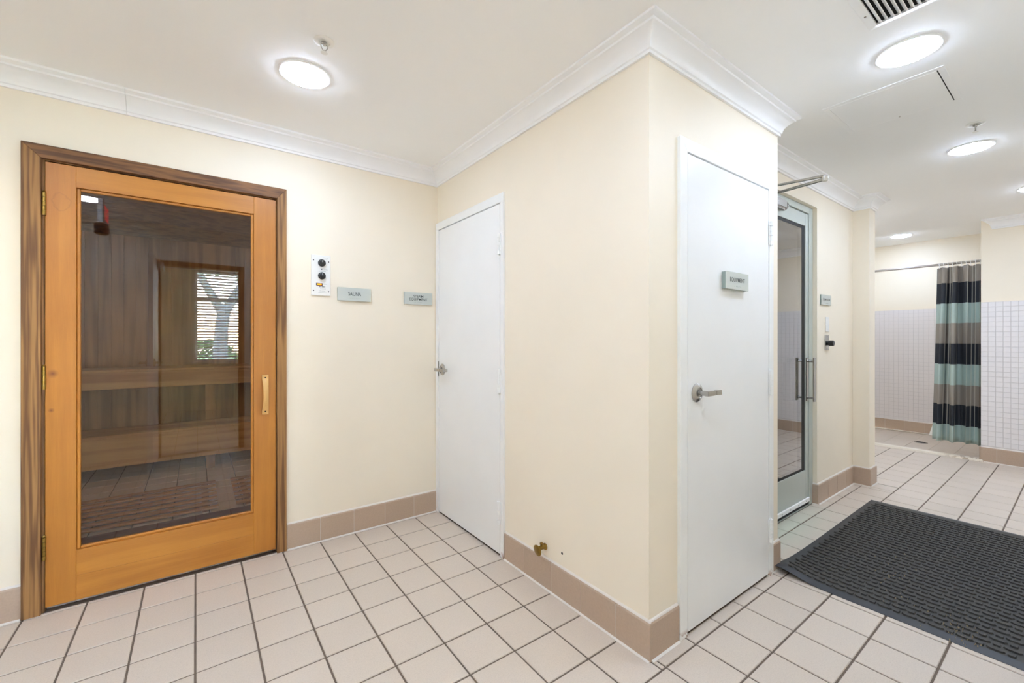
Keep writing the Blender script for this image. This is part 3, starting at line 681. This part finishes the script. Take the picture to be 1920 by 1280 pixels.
# sauna control
cp = thing('control_panel', 'white sauna control panel with two black knobs and amber switch', 'control panel', (.6275, YA, 1.532))
MB().box(.571, .684, YA - .011, YA - .0004, 1.532, 1.783).build('face_plate', m_white, cp, bevel=.002)
for z in (1.735, 1.655):
    kb = MB().lathe([(.0225, 0), (.0225, .004), (.019, .006), (.017, .022), (.014, .024)], (.632, YA - .0114, z), (0, -1, 0), 28).build('knob', m_black, cp, smooth=True)
    MB().box(.6305, .6335, YA - .0362, YA - .0352, z + .002, z + .013).build('pointer_line', m_white, kb)
for x, z in ((.584, 1.750), (.672, 1.745), (.584, 1.562), (.672, 1.559), (.631, 1.696)):
    MB().lathe([(.0036, 0), (.0036, .0012), (.001, .0018)], (x, YA - .0111, z), (0, -1, 0), 12).build('screw', m_black, cp)
rk = MB().box(.599, .636, YA - .0140, YA - .0112, 1.593, 1.609).build('switch_bezel', m_black, cp, bevel=.001)
MB().box(.605, .630, YA - .0158, YA - .0142, 1.597, 1.605).build('rocker', m_amber, rk, bevel=.0008)
mk = MB()
for (x0, x1, z) in ((.640, .672, 1.768), (.646, .664, 1.760), (.643, .668, 1.6935), (.610, .655, 1.683), (.642, .662, 1.602), (.622, .655, 1.5735), (.616, .652, 1.560), (.612, .660, 1.549)):
    x = x0
    while x < x1:
        l = rnd.uniform(.003, .007); mk.box(x, min(x + l, x1), YA - .0114, YA - .0111, z, z + .0022); x += l + .0015
tag(mk.build('fine_print', mat('pale_grey_print', srgb(176, 178, 180), .6), cp), kind='stuff')
mb_ = MB()
for k, l in enumerate((.007, .003, .006, .006, .004)): mb_.box(.616 + k * .0078, .616 + k * .0078 + l, YA - .0114, YA - .0111, 1.585, 1.5895)
mb_.build('maker_mark', m_ink, cp)
# blank switch plate and thermostat on the steam-room wall
bp = thing('blank_plate', 'blank cream cover plate above the black thermostat knob', 'cover plate', (4.02, YD, 1.318))
MB().box(3.985, 4.054, YD - .007, YD - .0004, 1.318, 1.435).build('plate', m_white, bp, bevel=.002)
th_ = thing('thermostat', 'small metal plate with a black rotary knob on the steam-room wall', 'thermostat', (4.014, YD, 1.173))
MB().box(3.974, 4.054, YD - .006, YD - .0004, 1.173, 1.292).build('plate', m_steel, th_, bevel=.001)
MB().lathe([(.018, 0), (.018, .006), (.0165, .008), (.023, .012), (.023, .040), (.020, .043)], (4.014, YD - .0062, 1.228), (0, -1, 0), 8).build('knob', m_black, th_)
for z in (1.184, 1.281): MB().lathe([(.004, 0), (.004, .001), (.001, .002)], (4.014, YD - .0062, z), (0, -1, 0), 10).build('screw', m_steel, th_)
# brass door stop
ds = thing('door_stop', 'aged brass wall door stop just above the base tiles', 'door stop', (XB, 1.655, .20))
MB().lathe([(.017, 0), (.017, .004), (.011, .008), (.0095, .030), (.012, .036), (.012, .046)], (XB - .0006, 1.655, .205), (-1, 0, 0), 20).build('stem', m_brass, ds, smooth=True)
MB().lathe([(.012, 0), (.027, .003), (.028, .007), (.025, .009)], (XB - .047, 1.655, .200), (-1, 0, -.12), 24).build('bumper_disc', m_brass, ds, smooth=True)
MB().lathe([(.007, 0), (.007, .010), (.0085, .012), (.0085, .017), (.004, .020)], (XB - .026, 1.655, .213), (0, 0, 1), 14).build('thumb_screw', m_brass, ds, smooth=True)

# ================================================================ rubber mat
MX0, MX1, MY0, MY1 = 2.530, 4.262, .10, 1.030
def lift(x, y):
    dx, dy = (x - MX0), (MY1 - y)
    g = math.exp(-(dx / .16) ** 2) * math.exp(-((dy - .03) / .11) ** 2)
    g2 = .35 * math.exp(-((dx - .25) / .22) ** 2) * math.exp(-(dy / .05) ** 2)
    return .030 * g + .016 * g2
def edge_h(x, y):
    e = min(x - MX0, MX1 - x, y - MY0, MY1 - y)
    return .0015 + .0075 * min(1, max(0, e / .045))
mat_root = thing('rubber_mat', 'large charcoal rubber scraper mat with raised studs and curled corner', 'mat', ((MX0 + MX1) / 2, (MY0 + MY1) / 2, 0))
def ax(lo, hi, n):
    mid = [lo + .045 + (hi - lo - .09) * k / n for k in range(n + 1)]
    return [lo, lo + .02] + mid + [hi - .02, hi]
gx, gy = ax(MX0, MX1, 44), ax(MY0, MY1, 26)
def slab(in_border, name, m):
    b = MB(); idx = {}
    def vid(i, j, top):
        k = (i, j, top)
        if k not in idx:
            x, y = gx[i], gy[j]; z = lift(x, y) + (edge_h(x, y) if top else 0.0003)
            idx[k] = len(b.v); b.v.append((x, y, z))
        return idx[k]
    nx, ny = len(gx) - 1, len(gy) - 1
    for i in range(nx):
        for j in range(ny):
            border = i < 2 or j < 2 or i >= nx - 2 or j >= ny - 2
            if border != in_border: continue
            b.f.append((vid(i, j, 1), vid(i + 1, j, 1), vid(i + 1, j + 1, 1), vid(i, j + 1, 1)))
            b.f.append((vid(i, j + 1, 0), vid(i + 1, j + 1, 0), vid(i + 1, j, 0), vid(i, j, 0)))
            for (ii, jj, a_, c_) in ((i - 1, j, (i, j + 1), (i, j)), (i + 1, j, (i + 1, j), (i + 1, j + 1)), (i, j - 1, (i, j), (i + 1, j)), (i, j + 1, (i + 1, j + 1), (i, j + 1))):
                if not (0 <= ii < nx and 0 <= jj < ny): b.f.append((vid(*a_, 0), vid(*c_, 0), vid(*c_, 1), vid(*a_, 1)))
    return b.build(name, m, mat_root, smooth=True, angle=50)
slab(True, 'bevelled_border', m_rubber_e); slab(False, 'mat_base', m_rubber)
st = MB(); PT = .0433
def stud(poly, h0):
    b0 = [(x, y, lift(x, y) + .0085) for x, y in poly]
    cx_, cy_ = sum(p[0] for p in poly) / len(poly), sum(p[1] for p in poly) / len(poly)
    b1 = [(cx_ + (x - cx_) * .9, cy_ + (y - cy_) * .86, lift(x, y) + .009 + h0) for x, y in poly]
    st.prism(b0, b1)
ny = int((MY1 - MY0 - .10) / PT); nx = int((MX1 - MX0 - .10) / PT)
for j in range(ny):
    for i in range(nx):
        x, y = MX0 + .062 + i * PT, MY1 - .062 - j * PT
        if (i + j) % 2 == 0:
            s = .0118
            stud([(x - s, y - s * .75), (x - s * .75, y - s), (x + s * .75, y - s), (x + s, y - s * .75), (x + s, y + s * .75), (x + s * .75, y + s), (x - s * .75, y + s), (x - s, y + s * .75)], .0062)
        else:
            for dx in (0.,):
                l, w_ = .028, .0090
                stud([(x + dx, y - l), (x + dx + w_, y - l * .7), (x + dx + w_, y + l * .7), (x + dx, y + l), (x + dx - w_, y + l * .7), (x + dx - w_, y - l * .7)], .0062)
tag(st.build('raised_studs', m_rubber, mat_root), kind='stuff')
gr = MB()
for (cx_, cy_, n, s) in ((2.64, .33, 70, .045), (2.95, .62, 24, .03), (3.15, .66, 22, .05), (2.75, .52, 14, .05), (3.3, .3, 8, .1)):
    for _ in range(n):
        x, y = cx_ + rnd.gauss(0, s * 1.6), cy_ + rnd.gauss(0, s); r = rnd.uniform(.0012, .0034); z = lift(x, y) + .009
        a0 = rnd.uniform(0, 6.28)
        gr.prism([(x + r * math.cos(a0 + q), y + r * math.sin(a0 + q), z) for q in (0, 2.1, 4.2)], [(x + r * .5 * math.cos(a0 + q), y + r * .5 * math.sin(a0 + q), z + r + .003) for q in (0, 2.1, 4.2)])
tag(gr.build('sand_grit', m_grit, mat_root), 'pale sand and leaf crumbs caught between the studs', kind='stuff')

# ================================================================ ceiling fittings
def downlight(label, x, y, z=H, on=True):
    t = thing('ceiling_light', label, 'ceiling light', (x, y, z), 'round recessed downlights')
    MB().lathe([(.112, .0005), (.112, .003), (.106, .0055), (.098, .0050), (.095, .0012), (.095, .0005)], (x, y, z), (0, 0, -1), 48, True).build('trim_ring', m_trim, t, smooth=True)
    MB().lathe([(.0945, .0006), (.0945, .0060), (.088, .0115), (.070, .0148), (.045, .0165), (.020, .017)], (x, y, z), (0, 0, -1), 48).build('lens', m_lens, t, smooth=True)
downlight('round recessed downlight in the sauna alcove ceiling', .405, 2.158)
downlight('round recessed downlight between the vent grille and access panel', 2.43, .464)
downlight('round recessed downlight beside the sprinkler past the access panel', 3.976, .461)
downlight('round recessed downlight near the white wainscot wall', 5.42, .262)
downlight('round recessed downlight in the raised shower ceiling', 7.20, 1.44, 2.57)
downlight('round recessed downlight in the corridor by the entry doorway', .88, .464)
downlight('round recessed downlight near the hanging exit sign', -.76, .598)
downlight('added unseen downlight in the alcove by the west wall', -.85, 1.45)  # added out of view to raise the ambient light in the alcove
downlight('added unseen downlight in the shower passage behind the wall end', 5.45, 1.50)  # added behind the wall end to brighten the far corridor and shower
downlight('added unseen downlight in the added bay off the corridor', 5.42, -1.15)  # added with the bay to light the corridor end
downlight('added unseen downlight in the hall with the window', .5, -1.9)  # added out of view for the light level in the hall
def sprinkler(label, x, y):
    t = thing('sprinkler', label, 'sprinkler', (x, y, H), 'pendent fire sprinklers')
    MB().lathe([(.040, .0005), (.040, .002), (.034, .006), (.024, .006), (.022, .001)], (x, y, H), (0, 0, -1), 32).build('escutcheon', m_white, t, smooth=True)
    b = MB().lathe([(.011, .004), (.011, .012), (.007, .016), (.004, .016)], (x, y, H), (0, 0, -1), 16)
    b.tube([(x - .010, y, H - .012), (x - .013, y, H - .024), (x - .003, y, H - .040)], .0022, 8); b.tube([(x + .010, y, H - .012), (x + .013, y, H - .024), (x + .003, y, H - .040)], .0022, 8)
    b.cyl((x, y, H - .036), (x, y, H - .045), .004, 10)
    b.build('sprinkler_body', m_steel, t, smooth=True)
    d = MB().lathe([(.004, 0), (.014, .0006), (.014, .0018), (.003, .0022)], (x, y, H - .045), (0, 0, -1), 20); d.build('deflector', m_white, t)
sprinkler('small pendent sprinkler beside the alcove downlight', .423, 1.871)
sprinkler('small pendent sprinkler between access panel and corridor downlight', 3.555, .394)
vg = thing('vent_grille', 'white ceiling air vent with angled louvre slats', 'vent', (1.96, .344, H))
VX0, VX1, VY0, VY1, VF = 1.782, 2.142, .164, .524, .030
vf = MB()
for (a, b) in (((VX0, VY0), (VX1, VY0)), ((VX1, VY0), (VX1, VY1)), ((VX1, VY1), (VX0, VY1)), ((VX0, VY1), (VX0, VY0))):
    cx_, cy_ = (VX0 + VX1) / 2, (VY0 + VY1) / 2
    ins = lambda p: (p[0] + math.copysign(VF, cx_ - p[0]), p[1] + math.copysign(VF, cy_ - p[1]))
    q = [a, b, ins(b), ins(a)]
    vf.prism([(x, y, H - .0005) for x, y in q], [(q[0][0], q[0][1], H - .003), (q[1][0], q[1][1], H - .003), (q[2][0], q[2][1], H - .009), (q[3][0], q[3][1], H - .009)])
vf.build('vent_frame', m_trim, vg)
MB().box(VX0 + VF, VX1 - VF, VY0 + VF, VY1 - VF, H - .0016, H - .0006).build('duct_shade', m_dark, vg)  # dark sheet paints the shade behind the slats
k = 0; y = VY1 - VF - .006
while y > VY0 + VF + .012:
    MB().prism([(VX0 + VF, y, H - .002), (VX0 + VF, y - .003, H - .0018), (VX0 + VF, y - .013, H - .012), (VX0 + VF, y - .010, H - .0125)],
               [(VX1 - VF - .004, y, H - .002), (VX1 - VF - .004, y - .003, H - .0018), (VX1 - VF - .004, y - .013, H - .012), (VX1 - VF - .004, y - .010, H - .0125)]).build('slat', m_trim, vg)
    y -= .0185
MB().lathe([(.004, 0), (.004, .001), (.001, .0016)], (2.03, .509, H - .0062), (0, 0, -1), 10).build('screw', m_steel, vg)
ap = thing('access_panel', 'square white access panel set in the ceiling', 'access panel', (2.906, .624, H))
af_ = MB()
for q in ((2.676, 2.703, .392, .854), (3.110, 3.142, .392, .854), (2.703, 3.110, .392, .4165), (2.703, 3.110, .829, .854)): af_.box(q[0], q[1], q[2], q[3], H - .003, H - .0005)
af_.build('panel_frame', m_ceil, ap, bevel=.0008)
MB().box(2.7045, 3.1085, .4205, .8278, H - .0035, H - .0010).build('panel_door', m_ceil, ap, bevel=.0006)
MB().box(2.703, 3.110, .4165, .829, H - .0009, H - .0004).build('panel_gap_shade', m_dark, ap)  # dark sheet paints the shade in the joint around the panel door
MB().lathe([(.004, 0), (.004, .0008), (.001, .001)], (3.098, .627, H - .0036), (0, 0, -1), 10).build('latch', m_steel, ap)

# ================================================================ shower curtain
RX = 6.61
rod = thing('curtain_rod', 'grey steel shower curtain rod across the opening', 'curtain rod', (RX, 1.31, 2.08))
MB().cyl((RX, YE - .10, 2.08), (RX, YSH - .001, 2.08), .0125, 18).build('tube', m_steel, rod, smooth=True)
MB().lathe([(.028, 0), (.028, .004), (.018, .010)], (RX, YSH - .0005, 2.08), (0, -1, 0), 20).build('flange', m_steel, rod, smooth=True)
def cloth(dz0, dz1, yoff, amp, phase, x0):
    b = MB(); NU, NV = 120, 34; us = []
    for j in range(NV + 1):
        t = j / NV; z = 2.052 + dz1 - (2.052 + dz1 - .146 - dz0) * t
        yl = 1.022 + .045 * t + yoff * (1 if yoff == 0 else (-.8 + 2.1 * max(0, (t - .86) / .14))); yr = YE - .09
        for i in range(NU + 1):
            s = i / NU; y = yl + (yr - yl) * s
            am = amp * (.55 + .45 * min(1, t * 2.2)) * (.75 + .5 * math.sin(3.1 * s + phase) ** 2)
            th = 2 * math.pi * (4.6 * s + .55 * s * s + .16 * math.sin(5 * s + 1.4 * t)) + phase
            x = x0 + am * (math.sin(th) + .38 * math.sin(2 * th + .7 + .8 * t)) + .008 * math.sin(9 * s + 3 * t)
            y += .010 * math.sin(2 * math.pi * 5.2 * s * 2 + phase) * (1 - .3 * t)
            zz = z - (.012 * (1 - abs(math.sin(math.pi * 6.5 * s))) if j == 0 else 0)
            b.v.append((x, y, zz)); us.append((s, t))
    for j in range(NV):
        for i in range(NU):
            a_ = j * (NU + 1) + i; b.f.append((a_, a_ + 1, a_ + NU + 2, a_ + NU + 1))
    return b, us
cur = thing('shower_curtain', 'shower curtain with taupe, black and mint bands', 'curtain', (RX, .85, .146))
cb, us = cloth(0, 0, 0, .050, .4, RX + .012)
co = cb.build('curtain_cloth', m_curt, cur, smooth=True, angle=180)
uvl = co.data.uv_layers.new(name='UVMap')
for lp in co.data.loops: uvl.data[lp.index].uv = us[lp.vertex_index]
lb, _ = cloth(.02, -.03, .028, .016, 1.4, RX + .115)
lo_ = lb.build('curtain_liner', m_white, cur, smooth=True, angle=180); lo_['label'] = 'white liner behind the printed cloth'
sol = co.modifiers.new('thick', 'SOLIDIFY'); sol.thickness = .0012
for k in range(11):
    y = 1.004 - k * .034
    hk = MB(); pts = [(RX + .017 * math.sin(a), y + .002 * math.cos(a), 2.080 + .017 * math.cos(a)) for a in [math.radians(q) for q in range(-150, 151, 20)]]
    pts = [(RX - .004, y, 2.040)] + pts + [(RX + .004, y, 2.045)]
    hk.tube(pts, .0022, 6); hk.build('curtain_hook', m_white, cur, smooth=True)

# ================================================================ behind the camera (seen in the sauna glass)
d5 = thing('door_5', 'open white entry door standing beside the viewer', 'door', (-.34, .25, 0), kind='structure')
mitf = MB(); mitf.box(DX0 - .05, DX0, YS - .115, YS + .012, 0, DH + .05); mitf.box(DX1, DX1 + .05, YS - .115, YS + .012, 0, DH + .05); mitf.box(DX0, DX1, YS - .115, YS + .012, DH, DH + .05)
mitf.build('door_frame', m_cas_v, d5, bevel=.002)
MB().box(-.363, -.319, YS + .02, .62, .012, 2.06).build('door_leaf', m_door, d5, bevel=.002)
lever(d5, (-.319, .55, 1.04), (1, 0, 0), (0, -1, 0), .095); lever(d5, (-.363, .55, 1.04), (-1, 0, 0), (0, -1, 0), .095)
MB().box(-.318, -.262, YS + .06, .20, 1.975, 2.04).build('closer_body', m_steel, d5, bevel=.008)
w1 = thing('window_1', 'hall window with daylight and a tree outside', 'window', (.715, -3.65, WZ0), kind='structure')
wf = MB(); fw = .04
wf.box(WX0, WX0 + fw, -3.69, -3.62, WZ0, WZ1); wf.box(WX1 - fw, WX1, -3.69, -3.62, WZ0, WZ1); wf.box(WX0, WX1, -3.69, -3.62, WZ0, WZ0 + fw); wf.box(WX0, WX1, -3.69, -3.62, WZ1 - fw, WZ1); wf.box(WX0, WX1, -3.69, -3.62, 1.93, 1.99)
wf.build('window_frame', m_trim, w1, bevel=.003)
MB().add([(WX0, -3.66, WZ0), (WX1, -3.66, WZ0), (WX1, -3.66, WZ1), (WX0, -3.66, WZ1)], [(0, 1, 2, 3)]).build('window_pane', m_pane, w1)
MB().box(WX0 - .04, WX1 + .04, -3.62, -3.54, WZ0 - .03, WZ0).build('window_sill', m_trim, w1, bevel=.004)
bl = thing('window_blind', 'white venetian blind hanging in the hall window', 'blind', (.715, -3.59, WZ0))
ba = math.radians(37); bc, bs = .023 * math.cos(ba), .023 * math.sin(ba)
sm_ = MB().prism(*[[(x, -bc, -bs), (x, -bc + .001, -bs - .001), (x, bc, bs), (x, bc - .001, bs + .001)] for x in (-.71, .71)])
sl_me = sm_.mesh('slat'); sl_me.materials.append(m_blind)
z = WZ0 + .03
while z < WZ1 - .05: link('slat', sl_me, (.715, -3.59, z), bl); z += .050
MB().box(.0, 1.43, -3.61, -3.57, WZ1 - .030, WZ1 - .002).build('head_rail', m_blind, bl, bevel=.003)
ex = thing('exit_sign', 'red lit exit sign hanging from the ceiling by the entry', 'sign', (-.60, 1.03, 2.15))
MB().box(-.615, -.585, .90, 1.18, 2.17, 2.36).build('housing', m_white, ex, bevel=.004)
MB().box(-.585, -.583, .915, 1.165, 2.185, 2.345).build('sign_face', m_white, ex)
text('EXIT', .19, .11, (-.5824, 1.04, 2.265), math.pi / 2, m_exit, ex)
MB().box(-.606, -.594, 1.03, 1.05, 2.36, H - .0005).build('stem', m_white, ex)
MB().lathe([(.035, 0), (.045, .01), (.045, .075), (.03, .085)], (-.60, 1.13, 2.168), (0, 0, -1), 20).build('emergency_lamp', m_black, ex, smooth=True)
tag(MB().box(-30, 30, -60, -3.72, -.6, -.5).build('ground', m_grass), 'grass outside the hall window', 'ground', kind='structure')
tr = thing('tree', 'forked tree outside the hall window', 'tree', (.55, -8.2, -.5))
tb = MB(); tb.tube([(.55, -8.2, -.5), (.52, -8.2, .6), (.55, -8.2, 1.5), (.62, -8.25, 2.1)], [.22, .17, .16, .15], 12)
tb.tube([(.60, -8.22, 1.95), (1.1, -8.3, 2.9), (1.8, -8.5, 4.4)], [.13, .10, .05], 10); tb.tube([(.60, -8.22, 1.9), (.15, -8.1, 2.8), (-.5, -8.0, 4.3)], [.12, .09, .05], 10)
tb.tube([(1.0, -8.28, 2.7), (.9, -8.6, 3.6), (1.1, -9, 4.6)], [.07, .05, .03], 8)
tb.build('trunk', m_bark, tr, smooth=True)
fo = MB()
for _ in range(2600):
    x, y, z = rnd.gauss(.5, 1.6), rnd.gauss(-8.5, 1.0), rnd.uniform(3.1, 5.6); s = rnd.uniform(.05, .12); n = Vector((rnd.gauss(0, 1), rnd.gauss(0, 1), rnd.gauss(0, 1))).normalized(); e = n.orthogonal().normalized() * s; g = n.cross(e)
    c_ = Vector((x, y, z)); fo.add([c_ - e, c_ + g * .5, c_ + e, c_ - g * .5], [(0, 1, 2, 3)])
tag(fo.build('foliage', m_leafg, tr), kind='stuff')
for k in range(5):
    x = -5.4 + 2.9 * k; hb = MB()
    for _ in range(900):
        th, ph = rnd.uniform(0, 6.28), rnd.uniform(0, 3.14); r = rnd.uniform(.75, 1.0)
        c_ = Vector((x + 1.2 * r * math.cos(th) * math.sin(ph), -16 + .9 * r * math.sin(th) * math.sin(ph), .35 + .85 * r * math.cos(ph)))
        n = Vector((rnd.gauss(0, 1), rnd.gauss(0, 1), rnd.gauss(0, 1))).normalized(); e = n.orthogonal().normalized() * .13; g = n.cross(e)
        hb.add([c_ - e, c_ + g * .5, c_ + e, c_ - g * .5], [(0, 1, 2, 3)])
    tag(hb.build('shrub', m_leafg), 'green shrub in the hedge row beyond the forked tree', 'shrub', 'shrubs in the hedge row')
